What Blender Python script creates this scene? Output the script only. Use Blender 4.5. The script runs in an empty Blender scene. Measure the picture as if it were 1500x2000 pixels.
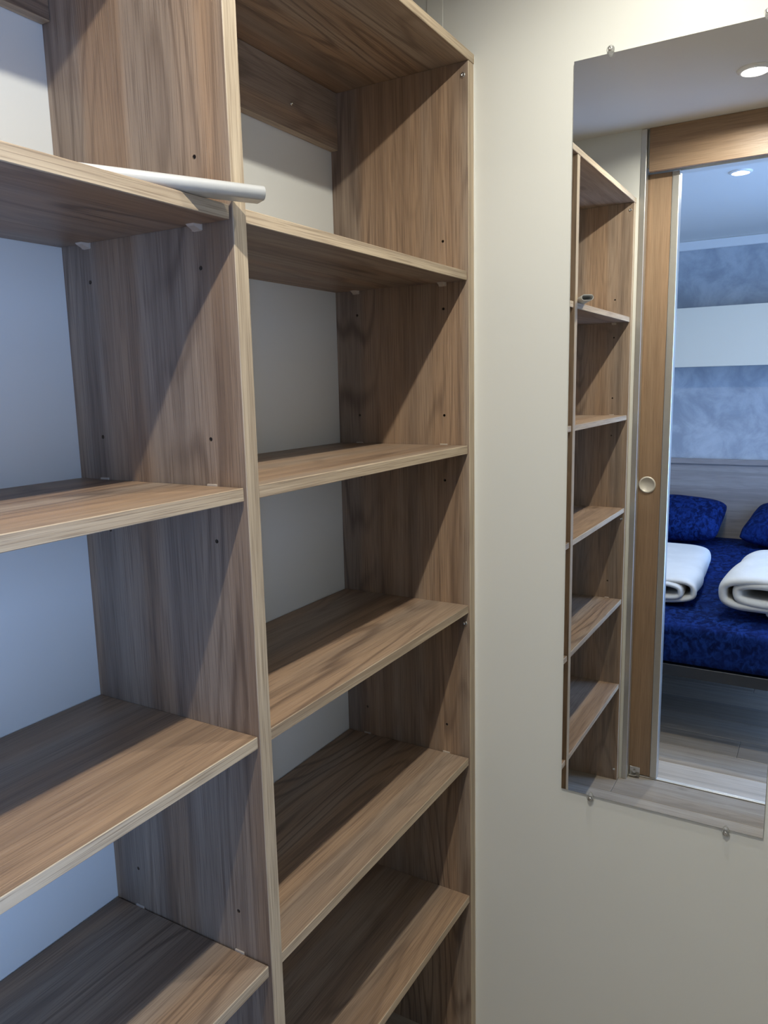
import bpy, bmesh, math, random
from mathutils import Vector, Matrix, noise
R = random.Random(7)
S = bpy.context.scene
COL = S.collection
PI = math.pi

# ------------------------------------------------------------------ camera
cam_d = bpy.data.cameras.new('camera')
cam = bpy.data.objects.new('camera', cam_d); COL.objects.link(cam)
cam_d.sensor_fit = 'VERTICAL'; cam_d.sensor_height = 24.0
cam_d.lens = 1488.7 * 24.0 / 2000.0
cam_d.clip_start = 0.01; cam_d.clip_end = 60
r_, u_, f_ = Vector((0.5046729, -0.8630376, -0.02171103)), Vector((0.15255396, 0.06439875, 0.98619475)), Vector((0.84972499, 0.50101787, -0.16416011))
M4 = Matrix((( r_.x, u_.x, -f_.x, -1.32564), (r_.y, u_.y, -f_.y, -0.58079), (r_.z, u_.z, -f_.z, 1.39915), (0, 0, 0, 1)))
cam.matrix_world = M4
S.camera = cam

# ------------------------------------------------------------------ world / view
S.view_settings.view_transform = 'Standard'; S.view_settings.look = 'None'
S.view_settings.gamma = 1.0; S.view_settings.use_curve_mapping = False
S.view_settings.exposure = 0.0
LAMP_W, LAMPB_W = 10.6, 3.7   # the two closet downlights (W)
LAMP2_W = 7.0            # bedroom downlight (W)
SKY = 13.5                # daylight outside the bedroom window
LAMP_COL = (1.0, 0.97, 0.87)
W = bpy.data.worlds.new('world'); S.world = W; W.use_nodes = True
bg = W.node_tree.nodes['Background']
bg.inputs[0].default_value = (0.26, 0.46, 0.92, 1); bg.inputs[1].default_value = SKY
S.cycles.max_bounces = 12; S.cycles.diffuse_bounces = 4; S.cycles.glossy_bounces = 6

# ------------------------------------------------------------------ dimensions (metres), X along shelf, Y depth, Z up
XW, XE, XD0, XD1, XR = -1.2653, -1.2430, -0.6517, -0.6294, -0.0223
D = 0.288; T = 0.0157; ZT = 1.9625; ZC = 2.163; ST = 0.0029
LV = [1.5972, 1.2852, 0.9774, 0.6627, 0.3585]
XH = -3.46               # headboard wall
LAMP = (-0.9455, -0.354); LAMPB = (-0.320, -0.354); LAMP2 = (-1.9865, -0.22)
WIN = (-2.45, -1.50, 0.20, 1.95); YB0, YB1 = -1.35, 1.05

# ------------------------------------------------------------------ node helpers
def mat(name):
    m = bpy.data.materials.new(name); m.use_nodes = True
    nt = m.node_tree; b = nt.nodes['Principled BSDF']
    return m, nt, b
def N(nt, t, **kw):
    n = nt.nodes.new(t)
    for k, v in kw.items():
        if k.startswith('_'): setattr(n, k[1:], v)
        else: n.inputs[k.replace('__', ' ')].default_value = v
    return n
def math_n(nt, op, a, b=None, c=None):
    n = nt.nodes.new('ShaderNodeMath'); n.operation = op
    for i, v in enumerate((a, b, c)):
        if v is None: continue
        if hasattr(v, 'node'): nt.links.new(v, n.inputs[i])
        else: n.inputs[i].default_value = v
    return n.outputs[0]
def mix(nt, f, a, b, mode='MIX'):
    n = nt.nodes.new('ShaderNodeMix'); n.data_type = 'RGBA'; n.blend_type = mode
    for i, v in ((0, f), (6, a), (7, b)):
        if hasattr(v, 'node'): nt.links.new(v, n.inputs[i])
        else: n.inputs[i].default_value = v if i == 0 else (*v, 1)
    return n.outputs[2]
def ramp(nt, f, stops):
    n = nt.nodes.new('ShaderNodeMapRange'); n.inputs[1].default_value = stops[0]; n.inputs[2].default_value = stops[1]
    nt.links.new(f, n.inputs[0]); n.interpolation_type = 'SMOOTHSTEP'; return n.outputs[0]
def nz(nt, vec, scale, detail=2.0, rough=0.5, dist=0.0):
    n = nt.nodes.new('ShaderNodeTexNoise'); n.inputs['Scale'].default_value = scale
    n.inputs['Detail'].default_value = detail; n.inputs['Roughness'].default_value = rough; n.inputs['Distortion'].default_value = dist
    nt.links.new(vec, n.inputs['Vector']); return n.outputs[0]
def scaled(nt, vec, sx, sy, sz=1.0, ox=0, oy=0):
    n = nt.nodes.new('ShaderNodeMapping'); n.inputs['Scale'].default_value = (sx, sy, sz); n.inputs['Location'].default_value = (ox, oy, 0)
    nt.links.new(vec, n.inputs['Vector']); return n.outputs[0]
def bump(nt, b, h, strength, dist=0.001):
    n = nt.nodes.new('ShaderNodeBump'); n.inputs['Strength'].default_value = strength; n.inputs['Distance'].default_value = dist
    nt.links.new(h, n.inputs['Height']); nt.links.new(n.outputs[0], b.inputs['Normal'])

def wood(name, c_grey, c_warm, c_dark, rough=0.42, ring=0.35, knot=1.0, contrast=1.0, vary=0.06):
    """UV: u across the grain, v along it, in metres"""
    m, nt, b = mat(name)
    uv = nt.nodes.new('ShaderNodeUVMap').outputs[0]
    fig = nz(nt, scaled(nt, uv, 7.5, 0.9), 1.0, 1.5, 0.45)
    # knots: stretched voronoi, only some cells
    v = nt.nodes.new('ShaderNodeTexVoronoi'); v.inputs['Scale'].default_value = 1.0
    nt.links.new(scaled(nt, uv, 5.2, 2.1, 1, 0.31, 0.17), v.inputs['Vector'])
    sep = nt.nodes.new('ShaderNodeSeparateColor'); nt.links.new(v.outputs['Color'], sep.inputs[0])
    gate = math_n(nt, 'MULTIPLY', math_n(nt, 'GREATER_THAN', sep.outputs[0], 0.66), knot)
    fall = math_n(nt, 'MULTIPLY', math_n(nt, 'EXPONENT', math_n(nt, 'MULTIPLY', v.outputs['Distance'], -7.0)), gate)
    phase = math_n(nt, 'ADD', math_n(nt, 'MULTIPLY', fig, 15.0), math_n(nt, 'MULTIPLY', fall, 3.2))
    fine = nz(nt, scaled(nt, uv, 190, 4.5), 1.0, 3.0, 0.6)
    phase = math_n(nt, 'ADD', phase, math_n(nt, 'MULTIPLY', fine, 0.25))
    rings = math_n(nt, 'ABSOLUTE', math_n(nt, 'SUBTRACT', math_n(nt, 'FRACT', phase), 0.5))
    rings = math_n(nt, 'MULTIPLY', rings, 2.0)
    area = ramp(nt, nz(nt, scaled(nt, uv, 5.0, 0.9, 1, 3.3, 1.1), 1.0, 1.0), (0.42, 0.62))
    rings_s = math_n(nt, 'MULTIPLY', math_n(nt, 'MULTIPLY', ramp(nt, rings, (0.55, 1.0)), math_n(nt, 'ADD', math_n(nt, 'MULTIPLY', area, 0.75), 0.25)), ring)
    band = ramp(nt, nz(nt, scaled(nt, uv, 13.0, 0.40, 1, 7.7, 0.5), 1.0, 1.5), (0.40, 0.60))
    base = mix(nt, band, c_grey, c_warm)
    mid = nz(nt, scaled(nt, uv, 45, 1.3), 1.0, 3.0, 0.6)
    midr = ramp(nt, mid, (0.35, 0.7))
    base = mix(nt, math_n(nt, 'MULTIPLY', midr, 0.32 * contrast), base, c_dark)
    wide = ramp(nt, nz(nt, scaled(nt, uv, 22.0, 0.55, 1, 1.7, 4.5), 1.0, 2.0, 0.55), (0.48, 0.72))
    base = mix(nt, math_n(nt, 'MULTIPLY', wide, 0.40 * contrast), base, c_dark)
    base = mix(nt, rings_s, base, c_dark)
    pores = ramp(nt, nz(nt, scaled(nt, uv, 620, 9.0), 1.0, 2.0, 0.5), (0.46, 0.66))
    base = mix(nt, math_n(nt, 'MULTIPLY', pores, 0.40 * contrast), base, c_dark)
    base = mix(nt, math_n(nt, 'MULTIPLY', ramp(nt, fine, (0.5, 0.75)), 0.22 * contrast), base, tuple(min(1, c * 1.35) for c in c_grey))
    core = math_n(nt, 'MULTIPLY', ramp(nt, fall, (0.45, 0.95)), 0.65)
    base = mix(nt, core, base, tuple(c * 0.6 for c in c_dark))
    rnd = nt.nodes.new('ShaderNodeObjectInfo').outputs['Random']
    val = math_n(nt, 'ADD', math_n(nt, 'MULTIPLY', rnd, 2 * vary), 1.0 - vary)
    hsv = nt.nodes.new('ShaderNodeHueSaturation'); nt.links.new(val, hsv.inputs['Value']); nt.links.new(base, hsv.inputs['Color'])
    base = hsv.outputs[0]
    nt.links.new(base, b.inputs['Base Color'])
    b.inputs['Roughness'].default_value = rough
    b.inputs['Specular IOR Level'].default_value = 0.4
    bump(nt, b, pores, 0.25, 0.0004)
    return m

def plain(name, col, rough=0.5, metal=0.0, noise_amt=0.0, nscale=40, spec=0.5, bmp=0.0):
    m, nt, b = mat(name)
    b.inputs['Roughness'].default_value = rough; b.inputs['Metallic'].default_value = metal
    b.inputs['Specular IOR Level'].default_value = spec
    tc = nt.nodes.new('ShaderNodeTexCoord').outputs['Object']
    n = nz(nt, tc, nscale, 4.0, 0.6)
    c = mix(nt, n, tuple(x * (1 - noise_amt) for x in col), tuple(min(1, x * (1 + noise_amt)) for x in col))
    nt.links.new(c, b.inputs['Base Color'])
    if bmp: bump(nt, b, n, bmp, 0.001)
    return m

WOOD = wood('oak_decor', (0.345, 0.264, 0.196), (0.365, 0.240, 0.150), (0.085, 0.052, 0.037), ring=0.6)
EDGE = wood('oak_edge_band', (0.55, 0.45, 0.32), (0.52, 0.41, 0.285), (0.20, 0.14, 0.09), ring=0.15, knot=0.0, contrast=1.45)
DOORWOOD = wood('oak_door', (0.34, 0.235, 0.15), (0.37, 0.24, 0.145), (0.17, 0.10, 0.058), ring=0.22, knot=0.6)
FLOORW = wood('grey_oak_floor', (0.43, 0.375, 0.305), (0.43, 0.355, 0.27), (0.18, 0.143, 0.106), rough=0.3, ring=0.2, knot=0.8, vary=0.2)
FLOORP = wood('pale_grey_oak_floor', (0.66, 0.59, 0.50), (0.64, 0.56, 0.46), (0.32, 0.27, 0.22), rough=0.3, ring=0.15, knot=0.3)
HEADW = wood('grey_ash_headboard', (0.33, 0.30, 0.28), (0.30, 0.265, 0.25), (0.17, 0.15, 0.145), ring=0.2, knot=0.3)
WALLM = plain('wall_paint', (0.70, 0.70, 0.655), 0.45, noise_amt=0.012, nscale=3, spec=0.35)
CEILM = plain('ceiling_paint', (0.75, 0.725, 0.67), 0.55, noise_amt=0.012, nscale=3, spec=0.3)
CAPM = plain('white_seal', (0.80, 0.78, 0.72), 0.4, noise_amt=0.02)
ALU = plain('brushed_aluminium', (0.62, 0.60, 0.55), 0.38, 0.85, 0.05, 90)
RODM = plain('satin_aluminium', (0.64, 0.65, 0.66), 0.36, 0.35, 0.03, 60)
PULLM = plain('satin_nickel', (0.66, 0.61, 0.53), 0.42, 0.25, 0.03, 60)
STEEL = plain('zinc_steel', (0.70, 0.69, 0.66), 0.25, 1.0, 0.04, 60)
PLASTIC = plain('beige_plastic', (0.50, 0.42, 0.34), 0.4, noise_amt=0.03)
CHIP = plain('chipboard_core', (0.10, 0.065, 0.04), 0.9, noise_amt=0.2, nscale=400)
DARK = plain('dark_cavity', (0.01, 0.01, 0.011), 0.7, noise_amt=0.1)
WHITEM = plain('white_melamine', (0.80, 0.79, 0.77), 0.35, noise_amt=0.01, nscale=5)
TRIMW = plain('white_lamp_ring', (0.85, 0.84, 0.82), 0.3, noise_amt=0.01)

def make_mirror_mat():
    m, nt, b = mat('silvered_glass')
    b.inputs['Metallic'].default_value = 1.0; b.inputs['Roughness'].default_value = 0.0
    tc = nt.nodes.new('ShaderNodeTexCoord').outputs['Object']
    c = mix(nt, nz(nt, tc, 4, 2), (0.865, 0.875, 0.865), (0.875, 0.885, 0.875))
    nt.links.new(c, b.inputs['Base Color']); return m
MIRROR = make_mirror_mat()
GLASSEDGE = plain('glass_edge', (0.40, 0.47, 0.42), 0.15, noise_amt=0.03)
def make_clear():
    m, nt, b = mat('clear_plastic')
    b.inputs['Roughness'].default_value = 0.08; b.inputs['Base Color'].default_value = (0.85, 0.85, 0.83, 1)
    t = nt.nodes.new('ShaderNodeBsdfTransparent'); mx = nt.nodes.new('ShaderNodeMixShader')
    fr = nt.nodes.new('ShaderNodeFresnel'); fr.inputs[0].default_value = 1.9
    nt.links.new(math_n(nt, 'ADD', math_n(nt, 'MULTIPLY', fr.outputs[0], 0.8), 0.10), mx.inputs[0])
    nt.links.new(t.outputs[0], mx.inputs[1]); nt.links.new(b.outputs[0], mx.inputs[2])
    nt.links.new(mx.outputs[0], nt.nodes['Material Output'].inputs[0]); return m
CLEAR = make_clear()
def emit(name, col, s):
    m, nt, b = mat(name)
    b.inputs['Base Color'].default_value = (0.9, 0.9, 0.9, 1)
    b.inputs['Emission Color'].default_value = (*col, 1); b.inputs['Emission Strength'].default_value = s
    return m
def make_fabric(name, c0, c1, c2, scale):
    m, nt, b = mat(name)
    tc = nt.nodes.new('ShaderNodeTexCoord').outputs['Object']
    a = ramp(nt, nz(nt, scaled(nt, tc, 1, 1.3, 1), scale, 5.0, 0.62, 0.6), (0.38, 0.66))
    d = ramp(nt, nz(nt, scaled(nt, tc, 1.2, 1, 1, 2, 3), scale * 0.33, 3.0), (0.4, 0.65))
    c = mix(nt, a, c0, c1); c = mix(nt, math_n(nt, 'MULTIPLY', d, 0.5), c, c2)
    nt.links.new(c, b.inputs['Base Color']); b.inputs['Roughness'].default_value = 0.85
    b.inputs['Specular IOR Level'].default_value = 0.08
    bump(nt, b, nz(nt, tc, 420, 2), 0.25, 0.0006)
    return m
BLUE = make_fabric('blue_print_cotton', (0.0022, 0.007, 0.046), (0.010, 0.036, 0.19), (0.005, 0.016, 0.10), 34)
DUVET = make_fabric('white_quilt_cotton', (0.60, 0.60, 0.585), (0.66, 0.66, 0.64), (0.62, 0.62, 0.605), 6)
def make_plaster():
    m, nt, b = mat('blue_grey_wallpaper')
    tc = nt.nodes.new('ShaderNodeTexCoord').outputs['Object']
    a = ramp(nt, nz(nt, tc, 7, 6, 0.62, 0.5), (0.3, 0.7))
    f = nz(nt, tc, 45, 4, 0.65, 0.3)
    c = mix(nt, a, (0.30, 0.33, 0.37), (0.50, 0.53, 0.56)); c = mix(nt, math_n(nt, 'MULTIPLY', f, 0.35), c, (0.28, 0.30, 0.34))
    nt.links.new(c, b.inputs['Base Color']); b.inputs['Roughness'].default_value = 0.7
    bump(nt, b, f, 0.2, 0.001); return m
PLASTER = make_plaster()

# ------------------------------------------------------------------ object helpers
def tag(o, label=None, cat=None, group=None, kind=None):
    if label: o['label'] = label
    if cat: o['category'] = cat
    if group: o['group'] = group
    if kind: o['kind'] = kind
    return o
def empty(name, loc, label=None, cat=None, group=None, kind=None):
    o = bpy.data.objects.new(name, None); COL.objects.link(o); o.location = loc; o.empty_display_size = 0.05
    return tag(o, label, cat, group, kind)
def link(name, me, parent=None):
    o = bpy.data.objects.new(name, me); COL.objects.link(o)
    if parent is not None:
        o.parent = parent; o.matrix_parent_inverse = Matrix.Translation(-world_loc(parent))
    return o
def world_loc(o):
    p = o.location.copy()
    if o.parent is not None:
        p = o.matrix_parent_inverse @ p + world_loc(o.parent)
    return p
def from_bm(name, bm, mats, parent=None, smooth=False):
    me = bpy.data.meshes.new(name); bm.normal_update(); bm.to_mesh(me); bm.free()
    for m in (mats if isinstance(mats, (list, tuple)) else [mats]): me.materials.append(m)
    if smooth:
        for p in me.polygons: p.use_smooth = True
    return link(name, me, parent)
def box_uv(bm, grain, off=None):
    """u across, v along the grain axis; metres; random offset per board"""
    uvl = bm.loops.layers.uv.verify()
    ou, ov = off if off else (R.uniform(0, 40), R.uniform(0, 40))
    for f in bm.faces:
        n = f.normal; ax = max(range(3), key=lambda i: abs(n[i]))
        others = [i for i in range(3) if i != ax]
        if grain in others: v = grain; u = [i for i in others if i != grain][0]
        else: u, v = others
        for l in f.loops:
            c = l.vert.co; l[uvl].uv = (c[u] + ou + ax * 3.1, c[v] + ov)
def box_bm(bm, x0, x1, y0, y1, z0, z1, bev=0.0008, seg=1):
    g = bmesh.ops.create_cube(bm, size=1.0)
    for v in g['verts']:
        v.co = Vector(((x0 + x1) / 2 + v.co.x * (x1 - x0), (y0 + y1) / 2 + v.co.y * (y1 - y0), (z0 + z1) / 2 + v.co.z * (z1 - z0)))
    if bev:
        es = list({e for v in g['verts'] for e in v.link_edges})
        bmesh.ops.bevel(bm, geom=es, offset=bev, segments=seg, affect='EDGES', profile=0.5)
def box(name, x0, x1, y0, y1, z0, z1, m, parent=None, grain=2, bev=0.0008, edge=None, edge_axis=1, seg=1):
    bm = bmesh.new(); box_bm(bm, x0, x1, y0, y1, z0, z1, bev, seg); bm.normal_update(); box_uv(bm, grain)
    if edge:
        for f in bm.faces:
            if abs(f.normal[edge_axis]) > 0.5: f.material_index = 1
        return from_bm(name, bm, [m, edge], parent)
    return from_bm(name, bm, m, parent)
def cyl_bm(bm, p, axis, r, h, seg=20, r2=None):
    g = bmesh.ops.create_cone(bm, cap_ends=True, segments=seg, radius1=r, radius2=r if r2 is None else r2, depth=h)
    q = Vector((0, 0, 1)).rotation_difference(Vector(axis)).to_matrix().to_4x4()
    bmesh.ops.transform(bm, matrix=Matrix.Translation(Vector(p)) @ q, verts=g['verts'])
def lathe_bm(bm, prof, p, axis, seg=32):
    """prof: (radius, height along axis) closed outline, spun about axis through p"""
    q = Vector((0, 0, 1)).rotation_difference(Vector(axis)).to_matrix()
    rings = []
    for k in range(seg):
        a = 2 * PI * k / seg
        rings.append([bm.verts.new(Vector(p) + q @ Vector((r * math.cos(a), r * math.sin(a), h))) for r, h in prof])
    n = len(prof)
    for k in range(seg):
        A, B = rings[k], rings[(k + 1) % seg]
        for i in range(n - 1): bm.faces.new((A[i], B[i], B[i + 1], A[i + 1]))
    bmesh.ops.remove_doubles(bm, verts=bm.verts[:], dist=1e-6)
    bmesh.ops.recalc_face_normals(bm, faces=bm.faces[:])

# ------------------------------------------------------------------ setting
def struct(o): o['kind'] = 'structure'; return o
YS = -1.55                                   # far end of the closet passage, behind the camera's right
# mirror wall (right)
wr = struct(box('wall_right', 0.005, 0.10, YS - 0.1, D + 0.1, -0.02, ZC + 0.05, WALLM, bev=0))
struct(box('trim_1', 0.0028, 0.0052, 0.060, 0.0914, ZT + 0.0, ZC, WALLM, bev=0.0006))          # joint strip above the bookcase
struct(box('wall_back', -1.300, 0.10, D + 0.0005, D + 0.06, -0.02, ZC + 0.05, WALLM, bev=0))
struct(box('wall_front', -1.30, 0.10, YS - 0.06, YS, -0.02, ZC + 0.05, WALLM, bev=0))
# partition with the sliding door: closet skin, bedroom skin, far jamb, head
struct(box('wall_left', -1.300, -1.2655, -0.0106, D + 0.06, 0, ZC + 0.02, WALLM, bev=0))
struct(box('wall_left', -1.395, -1.350, 0.0, YB1 + 0.05, 0, ZC + 0.02, WALLM, bev=0))
struct(box('wall_left', -1.395, -1.2655, YS - 0.06, -0.74, 0, ZC + 0.02, WALLM, bev=0))
struct(box('wall_left', -1.395, -1.350, -0.74, 0.0, 2.045, ZC + 0.02, WALLM, bev=0))
struct(box('wall_left', -1.300, -1.285, -0.74, -0.0106, 2.052, ZC + 0.02, WALLM, bev=0))
# bedroom shell
struct(box('wall_bedroom_head', XH - 0.06, XH, YB0 - 0.06, YB1 + 0.06, -0.02, ZC + 0.05, PLASTER, bev=0))
struct(box('wall_bedroom_side', XH, -1.395, YB1, YB1 + 0.06, -0.02, ZC + 0.05, WALLM, bev=0))
wx0, wx1, wz0, wz1 = WIN
def wall_with_window():
    bm = bmesh.new()
    for a in ((XH, wx0, -0.02, ZC + 0.05), (wx1, -1.395, -0.02, ZC + 0.05), (wx0, wx1, -0.02, wz0), (wx0, wx1, wz1, ZC + 0.05)):
        box_bm(bm, a[0], a[1], YB0 - 0.06, YB0, a[2], a[3], 0)
    return struct(from_bm('wall_bedroom_window', bm, WALLM))
wall_with_window()
wn = empty('window_1', ((wx0 + wx1) / 2, YB0 - 0.03, wz0), kind='structure')
bm = bmesh.new()
for a in ((wx0, wx0 + 0.04, wz0, wz1), (wx1 - 0.04, wx1, wz0, wz1), (wx0, wx1, wz0, wz0 + 0.04), (wx0, wx1, wz1 - 0.04, wz1)):
    box_bm(bm, a[0], a[1], YB0 - 0.055, YB0 - 0.01, a[2], a[3], 0.003)
from_bm('window_frame', bm, WHITEM, wn)
# ceiling
struct(box('ceiling', XH - 0.06, 0.10, YS - 0.06, YB1 + 0.06, ZC + 0.0005, ZC + 0.04, CEILM, bev=0))
# cornice in the bedroom
struct(box('trim_2', XH, XH + 0.022, YB0, YB1, 2.114, ZC, WHITEM, bev=0.003))
# sealant line between bookcase and mirror wall
struct(box('trim_3', -0.0006, 0.0055, 0.0006, 0.004, 0.0, ZT - 0.001, CAPM, bev=0.0004))
# aluminium end profile of the closet skin
bm = bmesh.new()
box_bm(bm, -1.300, -1.2632, -0.0281, -0.0108, 0, ZC, 0.0015, 2)
struct(from_bm('trim_4', bm, ALU))
# far-side jamb profile (camera stands beside it)
struct(box('trim_5', -1.345, -1.2632, -0.74, -0.722, 0, ZC, ALU, bev=0.0015))
# wood head board over the doorway
struct(box('trim_6', -1.2845, -1.2672, -0.722, -0.0355, 2.036, ZC, DOORWOOD, grain=1, bev=0.001))
# dark soffit of the track above the leaf
struct(box('trim_7', -1.348, -1.302, -0.72, 0.0, 2.052, 2.085, ALU, bev=0.001))
# threshold: grooved aluminium strip
bm = bmesh.new()
for a, b_ in ((-1.3235, -1.3150), (-1.3142, -1.3065)): box_bm(bm, a, b_, -0.722, -0.03, 0.0, 0.0045, 0.0012, 2)
SILL = plain('pale_aluminium', (0.80, 0.78, 0.72), 0.3, 0.25, 0.03, 60)
struct(from_bm('trim_8', bm, SILL))

# floor: base slab plus planks, boards run along Y
fl = struct(box('floor', XH - 0.06, 0.10, YS - 0.06, YB1 + 0.06, -0.045, -0.0085, CHIP, bev=0))
joints = [-3.46, -3.345, -3.17, -2.995, -2.82, -2.645, -2.47, -2.295, -2.117, -1.94, -1.765, -1.612, -1.462, -1.3235]
rows = [(joints[i], joints[i + 1]) for i in range(len(joints) - 1)]
x = -1.3065
for w in (0.150, 0.175, 0.175, 0.175, 0.175, 0.175, 0.175, 0.1065):
    rows.append((x, x + w)); x += w
for i, (a, b_) in enumerate(rows):
    bed = b_ < -1.3
    y0, y1 = (YB0, YB1) if bed else (YS, D)
    y = y0; cut = y0 + [0.75, 0.35, 1.0, 0.55][i % 4]
    while y < y1 - 1e-4:
        e = min(cut, y1)
        if y1 - e < 0.1: e = y1
        box('plank', a + 0.0004, b_ - 0.0004, y + 0.0004, e - 0.0004, -0.0085, 0.0, FLOORP if i in (12, 5, 2) else FLOORW, fl, grain=1, bev=0.0012)
        y = e; cut = e + 1.2

# ------------------------------------------------------------------ sliding door leaf
dr = empty('door_1', (-1.325, -0.09, 0.0), kind='structure')
XLF = -1.306
box('door_panel', -1.340, XLF, -0.0985, 0.60, 0.008, 2.036, DOORWOOD, dr, grain=2, bev=0.001)
bm = bmesh.new()
box_bm(bm, -1.3425, XLF + 0.0022, -0.1225, -0.0990, 0.006, 2.038, 0.003, 2)
o = from_bm('edge_profile', bm, ALU, dr); o['label'] = 'aluminium edge profile of the door'
bm = bmesh.new()
lathe_bm(bm, [(0.0, 0.0006), (0.0215, 0.0006), (0.0225, 0.0025), (0.0245, 0.0032), (0.0275, 0.002), (0.0280, 0.0), (0.0280, -0.004)], (XLF + 0.0005, -0.0558, 1.0505), (1, 0, 0), 36)
fp = from_bm('finger_pull', bm, PULLM, dr, True); fp['label'] = 'round satin metal finger pull'
# floor guide bracket for the leaf
gd = empty('door_guide', (-1.296, -0.045, 0.0), 'small zinc bracket with a bolt at the foot of the sliding wooden door', 'bracket')
bm = bmesh.new()
box_bm(bm, -1.3035, -1.3005, -0.066, -0.030, 0.010, 0.036, 0.001)
box_bm(bm, -1.3035, -1.286, -0.066, -0.030, 0.008, 0.0105, 0.001)
box_bm(bm, -1.3035, -1.292, -0.052, -0.030, 0.0, 0.0095, 0.001)
from_bm('plate', bm, STEEL, gd)
bm = bmesh.new(); cyl_bm(bm, (-1.2975, -0.048, 0.020), (1, 0, 0), 0.006, 0.006, 6)
from_bm('bolt', bm, STEEL, gd)

# ------------------------------------------------------------------ bookcase
bc = empty('bookcase', ((XW) / 2, D / 2, 0.0), 'tall brown wood effect open bookcase of two columns filling the closet end', 'bookcase')
HZ = [1.654, 1.535, 1.3405, 1.2177, 0.7225, 0.603]
HOLES = [(y, z) for z in HZ for y in (0.0515, 0.239)]
def panel(name, x0, x1, hole_faces, z1):
    """upright with real peg holes on the faces listed (-1 / +1), front edge banded"""
    bm = bmesh.new(); bv = 0.0007
    y0, y1, z0 = 0.0, D, 0.0
    def rect(x, sgn):
        vs = [bm.verts.new((x, y0 + bv, z0)), bm.verts.new((x, y1, z0)), bm.verts.new((x, y1, z1)), bm.verts.new((x, y0 + bv, z1))]
        es = [bm.edges.new((vs[i], vs[(i + 1) % 4])) for i in range(4)]
        wall = []
        if sgn in hole_faces:
            for (y, z) in HOLES:
                cs = [bm.verts.new((x, y + 0.0026 * math.cos(2 * PI * k / 10), z + 0.0026 * math.sin(2 * PI * k / 10))) for k in range(10)]
                for k in range(10): es.append(bm.edges.new((cs[k], cs[(k + 1) % 10])))
                wall.append(cs)
        g = bmesh.ops.triangle_fill(bm, edges=es, use_beauty=True)
        for cs in wall:
            ins = [bm.verts.new((x - sgn * 0.009, c.co.y, c.co.z)) for c in cs]
            for k in range(10):
                f = bm.faces.new((cs[k], cs[(k + 1) % 10], ins[(k + 1) % 10], ins[k])); f.material_index = 2
            f = bm.faces.new(ins); f.material_index = 2
        return vs
    A = rect(x0, -1); B = rect(x1, 1)
    fA = [bm.verts.new((x0 + bv, y0, z)) for z in (z0, z1)]; fB = [bm.verts.new((x1 - bv, y0, z)) for z in (z0, z1)]
    for q in ((fA[0], fA[1], fB[1], fB[0]), (A[0], A[3], fA[1], fA[0]), (B[0], fB[0], fB[1], B[3])):
        f = bm.faces.new(q); f.material_index = 1
    bm.faces.new((A[1], B[1], B[2], A[2]))
    bm.faces.new((A[3], A[2], B[2], B[3], fB[1], fA[1])); bm.faces.new((A[0], fA[0], fB[0], B[0], B[1], A[1]))
    bmesh.ops.recalc_face_normals(bm, faces=bm.faces[:]); bm.normal_update(); box_uv(bm, 2)
    return from_bm(name, bm, [WOOD, EDGE, CHIP], bc)
ZP = ZT - T - 0.0004
pr = panel('side_panel', XR, 0.0, (-1,), ZP)
pd = panel('divider', XD0, XD1, (-1, 1), ZP)
pl = panel('side_panel', XW, XE, (1,), ZP)
box('top_board', XW, 0.0004, -0.0012, D, ZT - T, ZT, WOOD, bc, grain=0, edge=EDGE)
def screw(p, axis, r, parent):
    bm = bmesh.new(); lathe_bm(bm, [(0.0, 0.0006), (r * 0.35, 0.0006), (r * 0.45, 0.0016), (r * 0.85, 0.0020), (r, 0.0008), (r, -0.001)], p, axis, 16)
    return from_bm('screw', bm, STEEL, parent, True)
for z in (1.9248, 0.9400, 0.0392):
    screw((XR, 0.010, z), (-1, 0, 0), 0.0046, pr); screw((XE, 0.011, z), (1, 0, 0), 0.0046, pl)
for x0, x1, xs in ((XD1, XR, -0.1671), (XE, XD0, -1.08)):
    rl = box('back_rail', x0 + 0.0004, x1 - 0.0004, D - 0.016, D, 1.8438, ZT - T - 0.0004, WOOD, bc, grain=0, edge=EDGE, edge_axis=2)
    screw((xs, D - 0.016, 1.887), (0, -1, 0), 0.0036, rl)
def peg(xp, sgn, y, zt, parent):
    """plastic shelf clip: plate in the joint with a lip above, wedge ledge below"""
    bm = bmesh.new()
    a, b_ = sorted((xp, xp + sgn * 0.0022)); box_bm(bm, a, b_, y - 0.0075, y + 0.0075, zt - T - 0.006, zt + 0.0022, 0.0003)
    zb = zt - T
    vs = [bm.verts.new(c) for c in ((xp, y - 0.0075, zb), (xp, y + 0.0075, zb), (xp + sgn * 0.013, y + 0.006, zb), (xp + sgn * 0.013, y - 0.006, zb),
          (xp, y - 0.006, zb - 0.0065), (xp, y + 0.006, zb - 0.0065), (xp + sgn * 0.011, y + 0.005, zb - 0.0022), (xp + sgn * 0.011, y - 0.005, zb - 0.0022))]
    for q in ((0, 1, 2, 3), (4, 7, 6, 5), (0, 3, 7, 4), (1, 5, 6, 2), (3, 2, 6, 7), (0, 4, 5, 1)): bm.faces.new([vs[i] for i in q])
    bmesh.ops.recalc_face_normals(bm, faces=bm.faces[:])
    return from_bm('shelf_clip', bm, PLASTIC, parent)
for x0, x1 in ((XD1, XR), (XE, XD0)):
    for i, z in enumerate(LV):
        loose = i in (0, 1, 3)
        g = 0.0022 if loose else 0.0003
        sh = box('shelf', x0 + g, x1 - g, ST, D - 0.0015, z - T, z, WOOD, bc, grain=0, edge=EDGE)
        if loose:
            for y in (0.0525, 0.2400):
                peg(x0, 1, y, z, sh); peg(x1, -1, y, z, sh)

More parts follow.
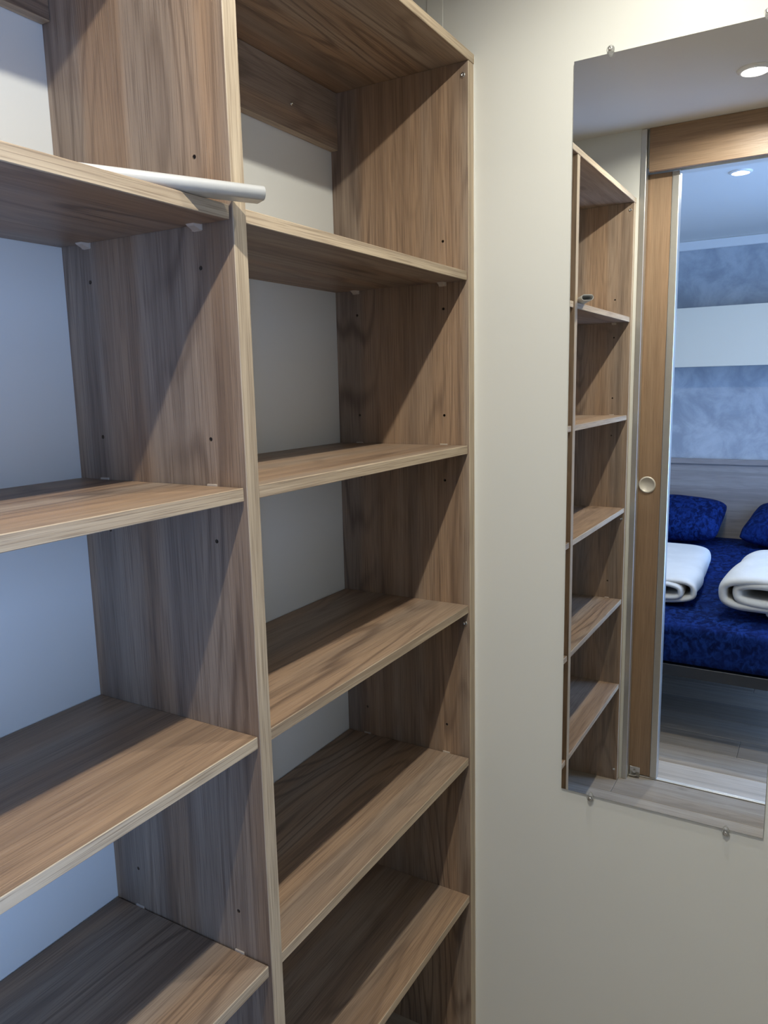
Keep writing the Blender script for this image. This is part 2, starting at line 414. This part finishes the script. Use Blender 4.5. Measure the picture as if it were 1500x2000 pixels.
# ------------------------------------------------------------------ oval wardrobe tube lying across the shelf front
def make_tube():
    bm = bmesh.new(); a, b_, t = 0.0150, 0.0075, 0.0013
    def ring(x, a, b_):
        vs = []
        for k in range(28):                                  # stadium outline: flat top and bottom, round sides
            th = 2 * PI * k / 28; cx = (a - b_) * (1 if math.cos(th) > 1e-9 else -1)
            vs.append(bm.verts.new((x, cx + b_ * math.cos(th), b_ * math.sin(th))))
        return vs
    L = 0.56
    rs = [ring(0, a, b_), ring(L, a, b_), ring(L, a - t, b_ - t), ring(0, a - t, b_ - t)]
    for i in range(4):
        A, B = rs[i], rs[(i + 1) % 4]
        for k in range(28): bm.faces.new((A[k], A[(k + 1) % 28], B[(k + 1) % 28], B[k]))
    bmesh.ops.recalc_face_normals(bm, faces=bm.faces[:])
    o = from_bm('wardrobe_tube', bm, RODM, None, False)
    for p in o.data.polygons: p.use_smooth = abs(p.normal.x) < 0.5
    return o
tb = make_tube()
d = Vector((-0.178, 0.091, 0)).normalized()
tb.location = (-0.6390, -0.0290, LV[0] + 0.0080); tb.rotation_euler = (0, 0, math.atan2(d.y, d.x))
tag(tb, 'loose grey aluminium oval wardrobe tube lying across the upper left shelf', 'wardrobe tube')

# ------------------------------------------------------------------ mirror with clips
mY0, mY1, mZ0, mZ1 = -0.1783, -0.5239, 0.6340, 1.9130
mr = empty('wall_mirror', (0.0, (mY0 + mY1) / 2, mZ0), 'tall narrow frameless mirror held by clear clips on the beige closet wall', 'mirror')
bm = bmesh.new(); box_bm(bm, 0.0, 0.0046, mY1, mY0, mZ0, mZ1, 0)
bm.normal_update()
for f in bm.faces:
    if f.normal.x > -0.5: f.material_index = 1
from_bm('mirror_glass', bm, [MIRROR, GLASSEDGE], mr)
def clip(y, z, up):
    """clear teardrop clip screwed to the wall, its lip over the glass edge"""
    bm = bmesh.new()
    prof = []
    for k in range(18):
        a = 2 * PI * k / 18
        r = 0.0062
        yy = r * math.cos(a); zz = r * 1.15 * math.sin(a)
        if zz < 0: zz *= 1.35; yy *= (1 - 0.35 * (-zz) / 0.0096)
        prof.append((yy, zz))
    s = 1 if up else -1
    def layer(x, k): return [bm.verts.new((x, y + p[0] * k, z + s * (p[1] * k + 0.004))) for p in prof]
    Ls = [layer(-0.0004, 1.0), layer(-0.0028, 1.0), layer(-0.0046, 0.72)]
    for A, B in zip(Ls, Ls[1:]):
        for i in range(18): bm.faces.new((A[i], A[(i + 1) % 18], B[(i + 1) % 18], B[i]))
    bm.faces.new(Ls[0]); bm.faces.new(Ls[-1])
    # foot down to the wall outside the glass
    box_bm(bm, -0.0004, 0.005, y - 0.0045, y + 0.0045, min(z + s * 0.0006, z + s * 0.010), max(z + s * 0.0006, z + s * 0.010), 0.0004)
    bmesh.ops.recalc_face_normals(bm, faces=bm.faces[:])
    c = from_bm('clip', bm, CLEAR, mr); c['label'] = 'clear plastic mirror clip'
    bm = bmesh.new(); lathe_bm(bm, [(0.0, 0.0004), (0.0012, 0.0004), (0.0030, 0.0010), (0.0034, -0.0004)], (-0.0046, y, z + s * 0.0055), (-1, 0, 0), 12)
    from_bm('clip_screw', bm, STEEL, c, True)
for y in (-0.2371, -0.4625): clip(y, mZ1, True)
for y in (-0.2338, -0.4666): clip(y, mZ0, False)

# ------------------------------------------------------------------ recessed downlights
def downlight(x, y, watts, label, es, beam):
    t = empty('ceiling_spotlight', (x, y, ZC), label, 'spotlight')
    bm = bmesh.new()
    lathe_bm(bm, [(0.0305, 0.0002), (0.0305, -0.0055), (0.0320, -0.0068), (0.0375, -0.0055), (0.0415, -0.0022), (0.042, 0.0002)], (x, y, ZC), (0, 0, 1), 40)
    from_bm('trim_ring', bm, TRIMW, t, True)
    bm = bmesh.new()
    lathe_bm(bm, [(0.0, -0.0010), (0.0285, -0.0010), (0.0304, -0.0002)], (x, y, ZC), (0, 0, 1), 40)
    from_bm('lens', bm, emit('lamp_lens', (1.0, 0.93, 0.82), es), t)
    L = bpy.data.lights.new('lamp_light', 'AREA'); L.shape = 'DISK'; L.size = 0.026; L.energy = watts; L.color = LAMP_COL; L.spread = math.radians(beam)
    lo = bpy.data.objects.new('lamp_light', L); COL.objects.link(lo); lo.location = (x, y, ZC - 0.0018)
downlight(*LAMP, LAMP_W, 'round lit ceiling spotlight in the closet nearest the sliding door', 12.0, 172)
downlight(*LAMPB, LAMPB_W, 'round lit ceiling spotlight in the closet close to the mirror wall', 12.0, 173)
downlight(*LAMP2, LAMP2_W, 'round lit ceiling spotlight over the bed in the bedroom', 8.0, 170)
# portal in the window opening (guides sampling of the sky only)
P = bpy.data.lights.new('window_portal', 'AREA'); P.shape = 'RECTANGLE'; P.size = wx1 - wx0; P.size_y = wz1 - wz0; P.cycles.is_portal = True
po = bpy.data.objects.new('window_portal', P); COL.objects.link(po)
po.location = ((wx0 + wx1) / 2, YB0 - 0.058, (wz0 + wz1) / 2); po.rotation_euler = (PI / 2, 0, 0)

# ------------------------------------------------------------------ bedroom furniture (seen in the mirror)
BY0, BY1, BX0, BX1 = -0.84, 0.56, -3.42, -1.60     # bed footprint
ZM0, ZM1 = 0.325, 0.492
bd = empty('bed_frame', ((BX0 + BX1) / 2, (BY0 + BY1) / 2, 0), 'dark metal bed frame under the blue mattress', 'bed frame')
BEDM = plain('dark_grey_steel', (0.055, 0.062, 0.075), 0.45, 0.6, 0.05, 50)
for nm, a in (('end_rail', (BX1 - 0.045, BX1 - 0.01, BY0 + 0.02, BY1 - 0.02)), ('end_rail', (BX0 + 0.01, BX0 + 0.045, BY0 + 0.02, BY1 - 0.02)),
              ('side_rail', (BX0 + 0.045, BX1 - 0.045, BY0 + 0.02, BY0 + 0.05)), ('side_rail', (BX0 + 0.045, BX1 - 0.045, BY1 - 0.05, BY1 - 0.02))):
    box(nm, *a, ZM0 - 0.045, ZM0 - 0.0, BEDM, bd, bev=0.002)
for k in range(9):
    xx = BX0 + 0.12 + k * 0.19
    box('slat', xx, xx + 0.06, BY0 + 0.05, BY1 - 0.05, ZM0 - 0.018, ZM0 - 0.004, HEADW, bd, grain=1, bev=0.001)
for xx in (BX1 - 0.30, BX0 + 0.05):
    for yy in (BY0 + 0.03, BY1 - 0.07):
        bm = bmesh.new(); cyl_bm(bm, (xx, yy + 0.02, (ZM0 - 0.045) / 2), (0, 0, 1), 0.018, ZM0 - 0.045, 16)
        from_bm('leg', bm, BEDM, bd)
# mattress with fitted blue sheet: rounded, slightly crowned
def make_mattress():
    bm = bmesh.new(); nx, ny, nzz = 26, 22, 5
    g = bmesh.ops.create_cube(bm, size=1.0)
    bmesh.ops.subdivide_edges(bm, edges=bm.edges[:], cuts=12, use_grid_fill=True)
    hx, hy, hz, r = (BX1 - BX0) / 2, (BY1 - BY0) / 2, (ZM1 - ZM0) / 2, 0.035
    for v in bm.verts:
        p = Vector((v.co.x * 2 * hx, v.co.y * 2 * hy, v.co.z * 2 * hz))
        q = Vector((max(-hx + r, min(hx - r, p.x)), max(-hy + r, min(hy - r, p.y)), max(-hz + r, min(hz - r, p.z))))
        dlt = p - q
        if dlt.length > 1e-6: p = q + dlt.normalized() * min(r, max(abs(dlt.x), abs(dlt.y), abs(dlt.z)))
        if p.z > 0: p.z += 0.004 * noise.noise(p * 6)
        v.co = p
    o = from_bm('mattress', bm, BLUE, None, True)
    o.location = ((BX0 + BX1) / 2, (BY0 + BY1) / 2, (ZM0 + ZM1) / 2)
    return tag(o, 'double mattress in a dark blue mottled fitted sheet', 'mattress')
make_mattress()
# headboard
hb = empty('headboard', (XH + 0.02, (BY0 + BY1) / 2, 0.3), 'grey wood effect headboard with a pale top ledge behind the blue pillows', 'headboard')
box('board', XH + 0.001, XH + 0.018, BY0 - 0.15, BY1 + 0.15, 0.25, 0.905, HEADW, hb, grain=1, bev=0.001)
box('top_ledge', XH + 0.001, XH + 0.034, BY0 - 0.15, BY1 + 0.15, 0.9055, 0.935, HEADW, hb, grain=1, bev=0.002)
# white overhead cupboard
CUPM = plain('warm_white_laminate', (0.70, 0.64, 0.52), 0.35, noise_amt=0.01, nscale=5)
cb = empty('overhead_cupboard', (XH + 0.1, (BY0 + BY1) / 2, 1.46), 'long plain white overhead cupboard on the blue grey wall above the bed', 'cupboard')
box('body', XH + 0.001, -3.265, BY0 - 0.3, BY1 + 0.3, 1.463, 1.779, CUPM, cb, bev=0.001)
yy = [BY0 - 0.3, -0.62, 0.46, BY1 + 0.3]
for a, b_ in zip(yy, yy[1:]):
    box('cupboard_door', -3.2645, -3.247, a + 0.001, b_ - 0.001, 1.4615, 1.781, CUPM, cb, bev=0.001)

def pillow(name, loc, rot, size, label, seed):
    bm = bmesh.new(); n = 22
    grid = {}
    for s in (1, -1):
        for i in range(n + 1):
            for j in range(n + 1):
                u, v = i / n * 2 - 1, j / n * 2 - 1
                border = i in (0, n) or j in (0, n)
                if border and s == -1: grid[(s, i, j)] = grid[(1, i, j)]; continue
                h = (max(0, 1 - abs(u) ** 3) ** 0.5) * (max(0, 1 - abs(v) ** 3) ** 0.5)
                rr = 1 - 0.10 * abs(u * v) ** 3
                pinch = 1 - 0.07 * (abs(u) ** 2) * (1 - abs(v) ** 2) - 0.07 * (abs(v) ** 2) * (1 - abs(u) ** 2)
                p = Vector((u * size[0] / 2 * pinch * rr, v * size[1] / 2 * pinch * rr, s * h * size[2] / 2))
                q = Vector((u * 3.0 + seed, v * 3.0, s * 1.3))
                p.z += 0.010 * noise.noise(q) * h + 0.006 * math.sin(14 * (u + 0.6 * v) + seed) * h * abs(u) ** 2 * (abs(v))
                grid[(s, i, j)] = bm.verts.new(p)
    for s in (1, -1):
        for i in range(n):
            for j in range(n):
                q = [grid[(s, i, j)], grid[(s, i + 1, j)], grid[(s, i + 1, j + 1)], grid[(s, i, j + 1)]]
                bm.faces.new(q if s == 1 else q[::-1])
    o = from_bm(name, bm, BLUE, None, True)
    o.location = loc; o.rotation_euler = rot
    md = o.modifiers.new('subdivision', 'SUBSURF'); md.levels = 1; md.render_levels = 1
    return tag(o, label, 'pillow', 'blue pillows against the headboard')
pillow('pillow', (-3.235, 0.215, 0.605), (0, math.radians(20), math.radians(3)), (0.40, 0.66, 0.185), 'blue pillow leaning on the headboard, behind the flatter neatly folded white duvet', 1.3)
pillow('pillow', (-3.19, -0.49, 0.605), (0, math.radians(21), math.radians(14)), (0.40, 0.62, 0.18), 'blue pillow leaning on the headboard, behind the plumper loosely rolled white duvet', 4.1)

def duvet(name, loc, rz, L, wdt, hgt, turns, label, seed, thick, plump):
    """a quilt rolled up: flattened spiral sheet, thick, ends rounded; front end faces +X"""
    bm = bmesh.new(); nt_, nx = int(turns * 26), 12
    rows = []
    for i in range(nt_ + 1):
        th = 2 * PI * turns * i / nt_
        k = 1 - (turns * 2 * PI - th) / (2 * PI) * 0.27           # outermost wrap last
        row = []
        for j in range(nx + 1):
            s = j / nx
            end = 1 - plump * (abs(2 * s - 1) ** 3)
            a = wdt / 2 - thick / 2; b_ = hgt / 2 - thick / 2
            c, sn = math.cos(th - 2.2), math.sin(th - 2.2)
            e = 0.6
            y = a * k * math.copysign(abs(c) ** e, c) * (0.97 + 0.03 * end)
            z = b_ * k * math.copysign(abs(sn) ** e, sn) * end
            xx = (s - 0.5) * L + 0.02 * (1 - k)
            q = Vector((xx * 7 + seed, y * 7, z * 7 + th * 0.3))
            w = 0.012
            y += w * noise.noise(q); z += 0.5 * w * noise.noise(q + Vector((5, 3, 1))) ; xx += 0.012 * noise.noise(q * 0.7 + Vector((1, 9, 2)))
            z = max(z, -b_ + 0.0)
            row.append(bm.verts.new((xx, y, z)))
        rows.append(row)
    for i in range(nt_):
        for j in range(nx): bm.faces.new((rows[i][j], rows[i + 1][j], rows[i + 1][j + 1], rows[i][j + 1]))
    o = from_bm(name, bm, DUVET, None, True)
    md = o.modifiers.new('thickness', 'SOLIDIFY'); md.thickness = thick; md.offset = 0
    md = o.modifiers.new('subdivision', 'SUBSURF'); md.levels = 1; md.render_levels = 2
    o.location = (loc[0], loc[1], loc[2] + hgt / 2); o.rotation_euler = (0, 0, rz)
    return tag(o, label, 'duvet', 'white duvets on the bed')
duvet('rolled_duvet', (-2.17, 0.045, ZM1 - 0.002), math.radians(-3), 0.75, 0.42, 0.135, 2.3, 'flatter white duvet folded into a neat roll, before the pillow nearer the wooden door', 2.0, 0.026, 0.12)
duvet('rolled_duvet', (-1.99, -0.435, ZM1 - 0.002), math.radians(6), 0.58, 0.40, 0.21, 2.1, 'plumper white duvet rolled loosely with a drooping open end, cut by the mirror edge', 6.5, 0.034, 0.30)

# settle the bedding onto the mattress
bpy.context.view_layer.update()
dg = bpy.context.evaluated_depsgraph_get()
def z_range(o):
    e = o.evaluated_get(dg); m = e.to_mesh(); zs = [(o.matrix_world @ v.co).z for v in m.vertices]; e.to_mesh_clear(); return min(zs), max(zs)
mt = bpy.data.objects['mattress']; ztop = z_range(mt)[1]
for o in S.objects:
    if o.name.startswith(('pillow', 'rolled_duvet')): o.location.z += ztop + 0.0004 - z_range(o)[0]
